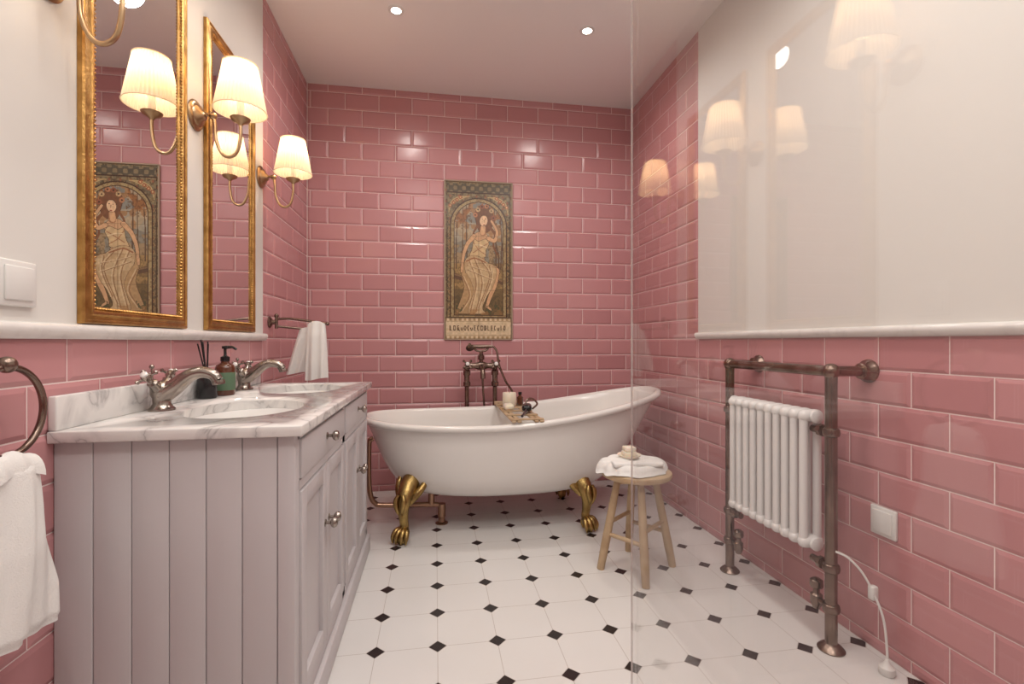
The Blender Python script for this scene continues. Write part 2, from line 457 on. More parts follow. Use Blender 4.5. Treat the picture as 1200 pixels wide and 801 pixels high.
    outl(stroke([(.77,.44),(.74,.35),(.66,.26),(.62,.205)],.045,.022),sk)
    outl(stroke([(.63,.205),(.70,.185)],.022,.014),sk)
    dp=spoly([(.30,.505),(.42,.535),(.54,.52),(.64,.49),(.74,.47),(.77,.42),(.72,.34),(.62,.27),(.56,.20),(.60,.165),(.46,.16),(.34,.17),(.38,.24),(.42,.31),(.37,.38),(.30,.43)])
    outl(dp,C(196,168,128)); put(dp&(N2>.55),C(176,144,104),.6)
    for (a,b,c) in [((.36,.50),(.46,.36),(.38,.18)),((.44,.51),(.55,.36),(.46,.18)),((.54,.50),(.66,.40),(.50,.20)),((.66,.47),(.68,.38),(.56,.24)),((.33,.47),(.48,.45),(.70,.43)),((.26,.40),(.36,.28),(.24,.18)),((.34,.44),(.52,.41),(.70,.38))]:
        put(stroke([a,b,c],.006),C(144,108,76)); put(stroke([(a[0]+.022,a[1]),(b[0]+.022,b[1]),(c[0]+.022,c[1])],.006),C(220,196,158),.7)
    put(stroke([(.32,.495),(.44,.515),(.60,.49)],.010),C(148,98,66))
    outl(stroke([(.43,.655),(.33,.60),(.27,.52),(.25,.43)],.036,.020),sk)
    outl(stroke([(.645,.645),(.74,.63),(.77,.69),(.69,.755)],.034,.020),sk)
    put(spoly([(.525,.665),(.60,.665),(.605,.72),(.535,.72)]),sd); put(spoly([(.53,.67),(.585,.67),(.595,.72),(.535,.72)]),sk)
    outl(ell(.575,.755,.062,.084,-.15),hi)
    put(stroke([(.535,.80),(.58,.815),(.64,.79)],.026),C(118,76,50))
    put(ell(.555,.764,.010,.006),line); put(ell(.600,.767,.010,.006),line); put(ell(.580,.729,.016,.008),C(156,88,66)); put(stroke([(.579,.760),(.584,.745)],.004),sd)
    for i,(x,y) in enumerate([(.45,.79),(.49,.825),(.55,.845),(.62,.848),(.69,.82),(.72,.775)]):
        put(ell(x,y,.034,.034),[C(176,120,84),C(194,162,118),C(142,86,60)][i%3]); put(ell(x,y,.012,.012),line)
    put((V<.22)&(N3>.60)&(abs(U-.45)>.17),C(76,76,50),.8); put((V<.19)&(N2>.62),C(154,112,70),.6)
    fig=img.copy(); img[:]=np.where(arch[...,None],fig,save)
    ring=arch^archm(R-.012,.155)
    put(ring,line)
    put(V<.140,C(96,76,56)); lab=(V<.133)&(V>.006)&(U>.015)&(U<.985)
    put(lab,C(216,194,160)); put(lab&(N2>.55),C(204,180,144),.6)
    put(lab&(((V>.112)&(V<.116))|((V>.024)&(V<.028))),C(150,120,86))
    put(lab&(V<.02)&(np.sin(U*90)>0),C(168,140,104)); put(lab&(V>.118)&(np.sin(U*90)>0),C(168,140,104))
    x=.07; rr=random.Random(5); ink=C(80,52,38)
    while x<.91:
        w=rr.choice([.034,.038,.042]); k=rr.choice('OCIDLBEUR'); z0,z1=.054,.088
        t=.0062; cx=x+w/2
        if k in 'OCDUB':
            o=ell(cx,(z0+z1)/2,w*.5,.040)&~ell(cx,(z0+z1)/2,w*.5-.012,.027)
            if k=='C': o&=(U<cx+.008)
            if k=='U': o&=(V<.076)
            put(o,ink)
            if k in 'DB': put((abs(U-x-.005)<t)&(V>z0)&(V<z1),ink)
        else:
            put((abs(U-x-.008)<t)&(V>z0)&(V<z1),ink)
            if k in 'LE': put((U>x+.004)&(U<x+w*.8)&(V>z0)&(V<z0+.006),ink)
            if k in 'ER': put((U>x+.004)&(U<x+w*.8)&((abs(V-z1+.003)<.003)|(abs(V-.072)<.003)),ink)
            if k=='R': put(stroke([(x+.014,.070),(x+w*.8,z0)],.007),ink)
        x+=w+.013
    for k in range(1,5): put(abs(V-(.14+k*.172))<.0012,C(106,84,62),.5)
    put(abs(U-.5)<.003,C(106,84,62),.35)
    img=np.clip(img*(.92+.14*N3[...,None]),0,1)
    lin=np.where(img<=.04045,img/12.92,((img+.055)/1.055)**2.4)
    x0,x1,z0,z1=.058,.486,.937,1.935; yy=YB-.0035
    vs=[(x0+(x1-x0)*i/W,yy,z0+(z1-z0)*j/Hh) for j in range(Hh+1) for i in range(W+1)]
    fs=[(j*(W+1)+i,j*(W+1)+i+1,(j+1)*(W+1)+i+1,(j+1)*(W+1)+i) for j in range(Hh) for i in range(W)]
    m,nt,b=newmat('painted_ceramic_mosaic')
    at=nt.nodes.new('ShaderNodeAttribute'); at.attribute_name='paint'
    nt.links.new(at.outputs['Color'],b.inputs['Base Color']); b.inputs['Roughness'].default_value=.25
    me=bpy.data.meshes.new('painted_face'); me.from_pydata(vs,[],fs); me.materials.append(m)
    ca=me.color_attributes.new('paint','FLOAT_COLOR','CORNER')
    fc=np.ones((W*Hh,4,4),np.float32); fc[:,:,:3]=lin.reshape(-1,1,3)
    ca.data.foreach_set('color',fc.ravel())
    o=bpy.data.objects.new('painted_face',me); link(o); par(o,g)
    edge=mat('mosaic_edge',(.36,.27,.19),.4)
    for nme,a,bb in (('edge_left',(x0-.004,YB-.010,z0),(x0+.003,YB,z1)),('edge_right',(x1-.003,YB-.010,z0),(x1+.004,YB,z1)),('edge_top',(x0,YB-.010,z1-.003),(x1,YB,z1+.004)),('edge_bottom',(x0,YB-.010,z0-.004),(x1,YB,z0+.003))):
        box(nme,a,bb,edge,g)
art_panel()

# ---------------------------------------------------------------- vanity
def vanity():
    g=group('double_vanity_cabinet',(-.52,1.65,0))
    x0,x1,y0,y1,zt=XL+.001,-.300,1.10,2.205,.718
    box('side_core',(x0,y0+.008,.0),(x1-.006,y0+.020,zt),SHADOWGAP,g)
    n=6; px0=x0; px1=x1-.036; w=(px1-px0)/n
    for i in range(n):
        box(f'side_board_{i+1}',(px0+i*w+.0006,y0-.002,.075),(px0+(i+1)*w-.0006,y0+.012,zt),LILAC,g,bev=.0022,seg=2)
    box('corner_post',(x1-.035,y0-.004,.0),(x1,y0+.034,zt),LILAC,g,bev=.002)
    box('side_plinth',(x0,y0-.006,0),(x1-.034,y0+.012,.075),LILAC,g,bev=.003)
    box('far_side',(x0,y1-.02,0),(x1,y1,zt),LILAC,g,bev=.001)
    box('rear_panel',(x0,y0+.02,0),(x0+.01,y1-.02,zt),LILAC,g)
    fx0,fx1=x1-.022,x1
    box('frame_top',(fx0,y0+.02,zt-.014),(fx1,y1,zt),LILAC,g)
    box('frame_backing',(fx0-.006,y0+.034,.06),(fx0+.001,y1-.01,zt-.01),SHADOWGAP,g)
    box('frame_rail',(fx0,y0+.03,.588),(fx1,y1,.610),LILAC,g)
    box('frame_bottom',(fx0,y0+.03,.06),(fx1,y1,.105),LILAC,g)
    box('plinth',(x1-.02,y0-.004,0),(x1+.014,y1,.07),LILAC,g,bev=.004)
    mid=(y0+y1)/2
    box('frame_mullion',(fx0,mid-.018,.08),(fx1,mid+.018,zt-.01),LILAC,g)
    box('frame_end',(fx0,y1-.034,.08),(fx1,y1,zt-.01),LILAC,g)
    def knob(nm,y,z):
        lathe(nm,[(.010,0),(.010,.003),(.0045,.005),(.0045,.014),(.012,.019),(.0145,.025),(.012,.031),(.005,.034),(0,.0345)],(fx1+.004,y,z),NICKEL,g,axis=(1,0,0),seg=20)
    def shaker(nm,ya,yb,za,zb):
        box(nm+'_panel',(fx0,ya+.03,za+.03),(fx1-.006,yb-.03,zb-.03),LILAC,g)
        for s,(a,b,c,d) in {'l':(ya,ya+.042,za,zb),'r':(yb-.042,yb,za,zb),'t':(ya+.04,yb-.04,zb-.042,zb),'b':(ya+.04,yb-.04,za,za+.042)}.items():
            box(nm+'_stile_'+s,(fx0,a,c),(fx1+.005,b,d),LILAC,g,bev=.0015)
    for bi,(a,b) in enumerate(((y0+.036,mid-.020),(mid+.020,y1-.036))):
        m=(a+b)/2
        box(f'drawer_{bi+1}',(fx0,a,.6135),(fx1+.005,b,zt-.0165),LILAC,g,bev=.002)
        knob(f'drawer_{bi+1}_knob',m,.662)
        shaker(f'door_leaf_{bi+1}a',a,m-.0015,.109,.5845); shaker(f'door_leaf_{bi+1}b',m+.0015,b,.109,.5845)
        knob(f'door_{bi+1}a_knob',m-.022,.43); knob(f'door_{bi+1}b_knob',m+.022,.43)
    top=box('marble_counter',(x0,1.08,.718),(-.281,2.222,.742),MARBLE,g,bev=.003)
    sinks=[(-.50,1.385),(-.50,1.93)]
    for i,(sx,sy) in enumerate(sinks):
        rx,ry=.140,.178; vs=[];fs=[];sg=64
        for z in (.68,.80):
            for k in range(sg):
                a=2*math.pi*k/sg; vs.append((sx+rx*math.cos(a),sy+ry*math.sin(a),z))
        for k in range(sg): fs.append((k,(k+1)%sg,sg+(k+1)%sg,sg+k))
        fs.append(tuple(range(sg))); fs.append(tuple(range(sg,2*sg)))
        c=mesh('cutter',vs,fs,MARBLE,None,smooth=False)
        md=top.modifiers.new('b','BOOLEAN'); md.operation='DIFFERENCE'; md.object=c; md.solver='EXACT'
        bpy.context.view_layer.update()
        dg=bpy.context.evaluated_depsgraph_get(); nm=bpy.data.meshes.new_from_object(top.evaluated_get(dg))
        top.modifiers.clear(); top.data=nm; bpy.data.objects.remove(c)
        vs=[];fs=[]
        prof=[(1.10,.7175),(1.0,.7175),(.985,.712),(.965,.69),(.92,.655),(.80,.615),(.55,.592),(.2,.584),(.12,.583),(.0,.583)]
        for (s,z) in prof:
            for k in range(sg):
                a=2*math.pi*k/sg; s_=max(s,.001); vs.append((sx+rx*s_*math.cos(a),sy+ry*s_*math.sin(a),z))
        for q in range(len(prof)-1):
            for k in range(sg): fs.append((q*sg+k,q*sg+(k+1)%sg,(q+1)*sg+(k+1)%sg,(q+1)*sg+k))
        mesh(f'basin_{i+1}',vs,fs,PORC,g)
        lathe(f'basin_{i+1}_drain',[(.022,0),(.022,.003),(.016,.004),(0,.003)],(sx,sy,.584),NICKEL,g)
    box('backsplash',(x0,1.083,.742),(x0+.016,2.215,.812),MARBLE,g,bev=.003)
vanity()

def cross_handle(nm,loc,axis,m,parent,s=1.0,cap=True):
    loc=Vector(loc); ax=Vector(axis).normalized(); 
    t=ax.cross(Vector((0,0,1)));  t=t if t.length>.1 else Vector((1,0,0)); t.normalize(); b=ax.cross(t)
    lathe(nm+'_stem',[(.012*s,0),(.012*s,.006*s),(.007*s,.010*s),(.007*s,.022*s),(.011*s,.026*s),(.011*s,.036*s),(.008*s,.040*s),(0,.041*s)],loc,m,parent,axis=ax,seg=18)
    c=loc+ax*.030*s
    for i,(d) in enumerate(((t+b).normalized(),(t-b).normalized())):
        sweep(f'{nm}_bar_{i+1}',[c-d*.027*s,c-d*.023*s,c-d*.017*s,c,c+d*.017*s,c+d*.023*s,c+d*.027*s],[.002*s,.0062*s,.0036*s,.005*s,.0036*s,.0062*s,.002*s],m,parent,seg=12)
    if cap: lathe(nm+'_cap',[(.0085*s,0),(.0085*s,.004*s),(.005*s,.007*s),(0,.0075*s)],c+ax*.010*s,PORC,parent,axis=ax,seg=16)

def basin_tap(y):
    x=-.703; z=.7425
    g=group('basin_mixer_tap',(x,y,z))
    lathe('base',[(.030,0),(.030,.005),(.025,.009),(.020,.018),(.021,.032),(.026,.042),(.026,.060),(.021,.070),(.012,.076),(0,.078)],(x,y,z),NICKEL,g)
    sweep('spout',[(x,y,z+.038),(x+.030,y,z+.060),(x+.064,y,z+.088),(x+.094,y,z+.098),(x+.122,y,z+.091),(x+.134,y,z+.076)],[.024,.022,.0175,.015,.014,.014],NICKEL,g,seg=20,smooth=6)
    lathe('spout_tip',[(.0145,0),(.0155,.006),(.0145,.012),(.011,.012)],(x+.137,y,z+.065),NICKEL,g,axis=(-.12,0,1))
    for i,s in enumerate((-1,1)):
        a=Vector((-.10,s*.75,.62)).normalized(); p=Vector((x,y,z+.045))
        sweep(f'valve_arm_{i+1}',[p,p+a*.032,p+a*.042],[.016,.013,.012],NICKEL,g)
        cross_handle(f'handle_{i+1}',p+a*.040,a,NICKEL,g,1.0)
    sweep('pop_up_rod',[(x-.022,y,z+.05),(x-.024,y,z+.11)],.0025,NICKEL,g); ball('pop_up_knob',(x-.024,y,z+.113),.006,NICKEL,g)
basin_tap(1.375); basin_tap(1.92)

g=group('reed_diffuser_bottle',(-.712,1.645,.743))
lathe('bottle',[(.0,0),(.026,0),(.028,.003),(.028,.058),(.025,.066),(.013,.070),(.012,.082),(.009,.083),(0,.083)],(-.712,1.645,.743),BLACK,g)
for i in range(5):
    a=i*1.3; cyl(f'reed_{i+1}',(-.712,1.645,.80),(-.712+.014*math.cos(a)-.006,1.645+.022*math.sin(a)-.01,.915+.006*(i%3)),.0022,BLACK,g,seg=8)
g=group('soap_pump_bottle',(-.695,1.735,.743))
lathe('bottle',[(.0,0),(.027,0),(.030,.004),(.030,.088),(.026,.100),(.013,.108),(.012,.116),(0,.117)],(-.695,1.735,.743),AMBER,g)
lathe('label',[(.0303,0),(.0306,.001),(.0306,.058),(.0303,.059)],(-.695,1.735,.760),LABEL,g)
lathe('pump_collar',[(.014,0),(.014,.014),(.006,.018),(.0045,.020),(.0045,.040),(.010,.042),(.010,.050),(0,.052)],(-.695,1.735,.856),BLACK,g)
sweep('pump_spout',[(-.695,1.735,.902),(-.672,1.735,.903),(-.660,1.735,.895)],[.006,.0045,.004],BLACK,g)

# ---------------------------------------------------------------- mirrors
def framed_mirror(y0,y1,z0,z1,name='gilt_framed_mirror'):
    x=XL+.001; g=group(name,(x,(y0+y1)/2,z0))
    prof=[(0,0),(0,.010),(.003,.014),(.008,.0155),(.012,.012),(.016,.0135),(.022,.0175),(.028,.016),(.032,.011),(.036,.0105),(.039,.008),(.039,.004)]
    vs=[];fs=[]
    for (i,o) in prof:
        vs+=[(x+o,y0+i,z0+i),(x+o,y1-i,z0+i),(x+o,y1-i,z1-i),(x+o,y0+i,z1-i)]
    for k in range(len(prof)-1):
        for c in range(4): fs.append((k*4+c,k*4+(c+1)%4,(k+1)*4+(c+1)%4,(k+1)*4+c))
    mesh('frame',vs,fs,GOLD,g,ang=30)
    bv=[];bf=[]
    def bead(y,z):
        b=len(bv); r=.0038
        for (a,h) in ((1,0),(.8,.5),(.35,.9)):
            for k in range(6):
                t=math.pi*k/3; bv.append((x+.0102+h*r*1.3,y+a*r*math.cos(t),z+a*r*math.sin(t)))
        for q in range(2):
            for k in range(6): bf.append((b+q*6+k,b+q*6+(k+1)%6,b+(q+1)*6+(k+1)%6,b+(q+1)*6+k))
        bf.append(tuple(b+12+k for k in range(6)))
    st=.0095; i=.0345
    y=y0+i
    while y<y1-i: bead(y,z0+i); bead(y,z1-i); y+=st
    z=z0+i
    while z<z1-i: bead(y0+i,z); bead(y1-i,z); z+=st
    mesh('beading',bv,bf,GOLD,g)
    mesh('mirror_glass',[(x+.006,y0+.03,z0+.03),(x+.006,y1-.03,z0+.03),(x+.006,y1-.03,z1-.03),(x+.006,y0+.03,z1-.03)],[(0,1,2,3)],MIRROR,g,smooth=False)
framed_mirror(1.163,1.600,.960,2.0)
framed_mirror(1.731,2.160,.960,2.0)

# ---------------------------------------------------------------- sconces
def sconce(y):
    x=XL; z=1.645; xs=-.624; g=group('wall_sconce_lamp',(x,y,z))
    lathe('backplate',[(.0,0),(.046,0),(.048,.004),(.044,.009),(.036,.011),(.032,.018),(.018,.024),(.012,.034),(0,.036)],(x,y,z),BRASS,g,axis=(1,0,0))
    sweep('arm',[(x+.025,y,z),(x+.048,y,z+.004),(x+.060,y,z-.020),(x+.064,y,z-.075),(x+.082,y,z-.118),(x+.106,y,z-.127),(x+.127,y,z-.108),(xs,y,z-.060),(xs,y,z-.012)],.0052,BRASS,g,smooth=6,seg=12)
    ball('arm_ball',(x+.055,y,z+.002),.012,BRASS,g)
    lathe('cup',[(.005,-.02),(.010,-.012),(.026,-.004),(.030,.004),(.026,.006),(.012,.006),(.010,.014),(0,.014)],(xs,y,z-.005),BRASS,g)
    lathe('candle_sleeve',[(.0105,0),(.0105,.05),(0,.051)],(xs,y,z+.003),PORC,g)
    ball('bulb',(xs,y,z+.082),.019,BULB,g,sc=(1,1,1.45))
    vs=[];fs=[];sg=168;nz=8
    for i in range(nz+1):
        t=i/nz; r0=.077+(.050-.077)*t; zz=z+.022+.150*t
        for k in range(sg):
            a=2*math.pi*k/sg; r=r0*(1+.018*math.cos(a*42)); vs.append((xs+r*math.cos(a),y+r*math.sin(a),zz))
    for i in range(nz):
        for k in range(sg): fs.append((i*sg+k,i*sg+(k+1)%sg,(i+1)*sg+(k+1)%sg,(i+1)*sg+k))
    mesh('pleated_shade',vs,fs,SHADE,g)
    for nm,zz,r in (('shade_hem_bottom',z+.022,.078),('shade_hem_top',z+.172,.051)):
        sweep(nm,[(xs+r*math.cos(2*math.pi*k/48),y+r*math.sin(2*math.pi*k/48),zz) for k in range(48)],.0018,SHADE,g,closed=True,seg=6)
    for k in range(3):
        a=k*2.094; cyl(f'shade_spider_{k+1}',(xs,y,z+.112),(xs+.052*math.cos(a),y+.052*math.sin(a),z+.165),.0013,BRASS,g,seg=6)
    L=bpy.data.lights.new('sconce_bulb_light','POINT'); L.energy=1.6; L.color=(1,.75,.50); L.shadow_soft_size=.022
    lo=bpy.data.objects.new('bulb_light',L); lo.location=(xs,y,z+.118); link(lo); par(lo,g)
for y in (2.255,1.673,1.078): sconce(y)

# ---------------------------------------------------------------- towel ring near
def towel_ring():
    yc,zc,xr=.918,.803,-.703
    g=group('towel_ring',(XL,yc,.88))
    zt=zc+.075
    lathe('rosette',[(0,0),(.027,0),(.028,.004),(.022,.009),(.014,.014),(.011,.030),(.011,.05),(0,.052)],(XL,yc,zt+.004),BRONZE,g,axis=(1,0,0))
    ball('pivot',(xr,yc,zt+.004),.014,BRONZE,g)
    sweep('ring',[(xr,yc+.075*math.cos(2*math.pi*k/64),zc+.075*math.sin(2*math.pi*k/64)) for k in range(64)],.0058,BRONZE,g,closed=True,seg=14)
    h=group('hand_towel',(xr,yc,.6))
    def f(t,a):
        z=.712-t*.292; 
        w=.052+.036*min(1,t*1.3)**.8; th=.018+.012*min(1,t*2)
        if t<.02: th*=.6; w*=.9
        if t>.97: th*=.75
        c,s=math.cos(a),math.sin(a)
        yy=w*(abs(c)**.7)*(1 if c>0 else -1); xx=th*(abs(s)**.8)*(1 if s>0 else -1)
        fold=.007*math.sin(yy*62+t*2.2+.4)*(1 if s>0 else .5)+.004*math.sin(yy*130+t*3)
        return Vector((xr+.002+xx+fold*min(1,.3+t*2),yc-.002+yy-.006*t,z-.006*t*math.sin(yy*14)))
    drape('towel_body',f,40,72,TOWEL,h)
    vs=[];fs=[];nu,nv=28,12
    for i in range(nu+1):
        yy=-.052+.104*i/nu
        sag=-.014*(yy/.052)**2
        for j in range(nv+1):
            th=math.pi*j/nv; r=.017+.002*math.sin(yy*150)
            vs.append((xr+.002-math.cos(th)*r*1.15,yc-.004+yy,zc-.082+math.sin(th)*r*.9+sag-.022*(1-math.sin(th))))
    for i in range(nu):
        for j in range(nv): fs.append((i*(nv+1)+j,i*(nv+1)+j+1,(i+1)*(nv+1)+j+1,(i+1)*(nv+1)+j))
    mesh('towel_fold',vs,fs,TOWEL,h,ang=80)
towel_ring()

def far_rail():
    y,z=2.37,1.012
    g=group('swing_towel_rail',(XL,y,z))
    lathe('rosette',[(0,0),(.026,0),(.027,.004),(.020,.010),(.012,.014),(.010,.030),(0,.031)],(XL,y,z),BRONZE,g,axis=(1,0,0))
    cyl('hinge_post',(XL+.032,y,z-.03),(XL+.032,y,z+.026),.007,BRONZE,g); ball('hinge_finial',(XL+.032,y,z+.03),.010,BRONZE,g)
    sweep('arm_1',[(XL+.03,y,z+.014),(XL+.10,y-.008,z+.016),(XL+.19,y-.012,z+.004),(XL+.255,y-.014,z-.006)],.0056,BRONZE,g,smooth=5)
    sweep('arm_2',[(XL+.03,y,z-.018),(XL+.08,y+.03,z-.024),(XL+.16,y+.055,z-.030),(XL+.225,y+.06,z-.034)],.0056,BRONZE,g,smooth=5)
    ball('arm_1_tip',(XL+.262,y-.015,z-.006),.009,BRONZE,g); ball('arm_2_tip',(XL+.228,y+.06,z-.034),.009,BRONZE,g)
    h=group('draped_hand_towel',(XL+.16,y,z))
    def mk(nm,x0,x1,yy,zt,zb,th,ph,sl=0):
        def f(t,a):
            c,s=math.cos(a),math.sin(a)
            wx=(x1-x0)/2*(.86+.26*t**.7); xx=wx*(abs(c)**.6)*(1 if c>0 else -1); q=th*(.45+.55*min(1,t*5))*(abs(s)**.8)*(1 if s>0 else -1)
            zz=zt-(zt-zb)*t + (.014*(1-(xx/wx)**2) if t<.05 else 0)
            return Vector(((x0+x1)/2+xx-sl*t,yy+q+(.003+.006*t)*math.sin(xx*150+ph+t),zz+.006*t*math.sin(xx*40)))
        drape(nm,f,24,64,TOWEL,h)
    mk('front_fall',XL+.168,XL+.258,y-.014,z-.008,z-.265,.020,0,0)
    mk('rear_fall',XL+.115,XL+.20,y+.045,z-.036,z-.24,.016,2,.050)
far_rail()

g=group('light_switch',(XL,1.005,1.027))
box('plate',(XL,.965,.985),(XL+.009,1.048,1.069),PLASTIC,g,bev=.003)
box('rocker',(XL+.008,.976,.996),(XL+.013,1.037,1.058),PLASTIC,g,bev=.002)
g=group('wall_socket',(XR,1.21,.395))
box('plate',(XR-.010,1.17,.352),(XR,1.25,.436),PLASTIC,g,bev=.003)
box('cover',(XR-.014,1.180,.362),(XR-.009,1.240,.426),PLASTIC,g,bev=.002)

# ---------------------------------------------------------------- bathtub
TX,TY=.350,2.49; AL,AR,BW=.690,.835,.325; ZB=.172
def zrim(x):
    t=max(0,min(1,(x-.25)/(.94))); u=max(0,min(1,(.1-x)/.45))
    return .522+.133*t**1.6+.018*u*u
def ring_pt(phi,s,h,off=0,dz=0,top=None):
    c,sn=math.cos(phi),math.sin(phi); e=2/2.35
    cx=(abs(c)**e)*(1 if c>0 else -1); sy=(abs(sn)**e)*(1 if sn>0 else -1)
    A=AR if c>0 else AL
    lean=1-(.20 if c>0 else .06)*(1-h)*max(0,abs(cx))
    x=s*A*cx*lean; y=s*BW*sy
    nrm=Vector((c/A,sn/BW,0)).normalized()
    xr=TX+A*cx
    z=ZB+h*(zrim(xr)-ZB)+dz
    return Vector((TX+x+nrm.x*off,TY+y+nrm.y*off,z))
def tub():
    g=group('clawfoot_slipper_bathtub',(TX,TY,0))
    outer=[(.001,0),(.3,0),(.5,.004),(.62,.02),(.70,.05),(.77,.11),(.83,.20),(.875,.32),(.91,.46),(.94,.62),(.968,.80),(.99,.93)]
    rows=[('o',s,h,0,0) for s,h in outer]
    rows+=[('o',1,1,.002,-.014),('o',1,1,.012,-.013),('o',1,1,.020,-.006),('o',1,1,.023,.003),('o',1,1,.020,.012),('o',1,1,.011,.018),('o',1,1,0,.019),('o',1,1,-.010,.014),('o',1,1,-.016,.004)]
    inner=[(.955,.90),(.925,.76),(.89,.58),(.85,.42),(.80,.29),(.73,.19),(.64,.13),(.5,.10),(.3,.09),(.001,.085)]
    rows+=[('i',s,h,-.004,0) for s,h in inner]
    NK=128; vs=[];fs=[]
    for (_,s,h,off,dz) in rows:
        for k in range(NK): 
            vs.append(ring_pt(2*math.pi*(k+.5)/NK,s,h,off if s>.1 else 0,dz))
    for i in range(len(rows)-1):
        for k in range(NK): fs.append((i*NK+k,i*NK+(k+1)%NK,(i+1)*NK+(k+1)%NK,(i+1)*NK+k))
    mesh('tub_shell',vs,fs,ENAMEL,g,ang=80)
    lathe('overflow_cover',[(.03,0),(.03,.003),(.012,.006),(0,.006)],(TX-AL+.070,TY,.44),NICKEL,g,axis=(1,0,-.1))
    def foot(nm,fx,fy,sx,sy):
        d=Vector((sx*.45,sy*.9,0)).normalized(); side=Vector((-d.y,d.x,0))
        P=lambda o,z,s=0: Vector((fx,fy,z))+d*o+side*s
        sweep(nm+'_leg',[P(-.125,.285),P(-.085,.262),P(-.035,.215),P(-.008,.165),P(-.014,.110),P(-.020,.070),P(-.006,.045)],[.030,.044,.040,.030,.021,.021,.025],CLAW,g,seg=20,smooth=5)
        for i,s in enumerate((-1,1)):
            sweep(f'{nm}_wing_{i+1}',[P(-.03,.175,s*.018),P(-.055,.215,s*.046),P(-.085,.250,s*.066),P(-.100,.275,s*.060),P(-.105,.270,s*.044)],[.014,.019,.015,.011,.006],CLAW,g,seg=12,smooth=5)
            sweep(f'{nm}_scroll_{i+1}',[P(.012,.225,s*.012),P(.020,.195,s*.020),P(.022,.160,s*.012),P(.008,.130,s*.006)],[.008,.013,.010,.005],CLAW,g,seg=10,smooth=4)
        ball(nm+'_ball',P(.006,.024),.024,CLAW,g)
        for i,s in enumerate((-.030,-.011,.011,.030)):
            sweep(f'{nm}_toe_{i+1}',[P(-.012,.062,s*.45),P(.014-abs(s)*.3,.058,s*.9),P(.033-abs(s)*.35,.036,s*1.15),P(.037-abs(s)*.4,.010,s*1.1)],[.013,.013,.010,.004],CLAW,g,seg=10,smooth=4)
        sweep(nm+'_heel',[P(-.02,.06),P(-.040,.035),P(-.034,.008)],[.015,.012,.005],CLAW,g,seg=10,smooth=4)
    foot('foot_1',-.150,2.235,-1,-1); foot('foot_2',.735,2.24,1,-1)
    foot('foot_3',-.150,2.745,-1,1); foot('foot_4',.735,2.74,1,1)
    w=group('bath_waste_pipe',(-.2,TY,.1)); YP=TY-.03
    sweep('overflow_pipe',[(-.305,YP,.440),(-.322,YP,.43),(-.326,YP,.38),(-.326,YP,.24),(-.318,YP,.16),(-.295,YP,.118),(-.25,YP,.106),(-.02,YP,.098),(.022,YP,.088),(.032,YP,.06),(.032,YP,.0)],.0125,COPPER,w,smooth=5,seg=14)
    lathe('floor_flange',[(.032,0),(.032,.004),(.018,.010),(.016,.03),(0,.03)],(.032,YP,0),COPPER,w)
    cyl('trap',(.032,YP,.035),(.032,YP,.10),.020,COPPER,w)
    cyl('drain_drop',(-.02,YP,.10),(-.02,YP,.172),.016,COPPER,w)
tub()

def filler():
    Y=2.925; g=group('freestanding_bath_mixer',(.275,Y,0))
    for i,x in enumerate((.190,.362)):
        cyl(f'standpipe_{i+1}',(x,Y,0),(x,Y,.72),.0135,BRONZE,g)
        lathe(f'floor_flange_{i+1}',[(.036,0),(.036,.005),(.02,.014),(.013,.03),(0,.03)],(x,Y,0),BRONZE,g)
        lathe(f'union_{i+1}',[(.0125,0),(.022,.008),(.022,.030),(.016,.036),(.017,.070),(.022,.076),(.022,.10),(.012,.11),(0,.11)],(x,Y,.645),BRONZE,g)
    for i,(x,s) in enumerate(((.190,-1),(.362,1))):
        sweep(f'elbow_{i+1}',[(x,Y,.72),(x,Y,.755),(x,Y-.004,.772),(x-s*.03,Y-.01,.775) ],.0155,BRONZE,g,smooth=4)
        cross_handle(f'handle_{i+1}',(x,Y-.012,.776),(0,-1,.25),BRONZE,g,1.35)
    sweep('mixer_body',[(.175,Y-.01,.775),(.20,Y-.01,.775),(.235,Y-.01,.775),(.276,Y-.01,.775),(.317,Y-.01,.775),(.35,Y-.01,.775),(.378,Y-.01,.775)],[.008,.020,.017,.028,.017,.020,.008],BRONZE,g,smooth=4,seg=18)
    sweep('spout',[(.276,Y-.02,.77),(.276,Y-.07,.765),(.276,Y-.115,.745),(.276,Y-.125,.705)],[.019,.016,.0145,.0155],BRONZE,g,smooth=5)
    cyl('riser',(.276,Y-.01,.78),(.276,Y-.01,.865),.0115,BRONZE,g)
    lathe('diverter',[(.009,0),(.020,.006),(.020,.030),(.010,.036),(0,.036)],(.276,Y-.01,.808),BRONZE,g)
    sweep('cradle',[(.232,Y-.01,.900),(.236,Y-.01,.878),(.255,Y-.01,.866),(.297,Y-.01,.866),(.316,Y-.01,.878),(.320,Y-.01,.900)],.0065,BRONZE,g,smooth=4)
    sweep('handset',[(.205,Y-.012,.893),(.225,Y-.012,.893),(.276,Y-.012,.891),(.330,Y-.012,.893),(.352,Y-.014,.893)],[.008,.011,.013,.010,.007],BRONZE,g,smooth=4)
    lathe('handset_rose',[(.010,0),(.012,.012),(.024,.028),(.025,.034),(0,.034)],(.206,Y-.012,.905),BRONZE,g,axis=(0,-.75,-.65))
    sweep('hose',[(.352,Y-.014,.893),(.372,Y-.02,.86),(.384,Y-.03,.78),(.425,Y-.03,.68),(.47,Y-.02,.60),(.46,Y-.01,.46),(.38,Y-.01,.36),(.31,Y-.01,.42),(.29,Y-.01,.60),(.283,Y-.01,.76)],.0065,BRONZE,g,smooth=7,seg=10)
filler()

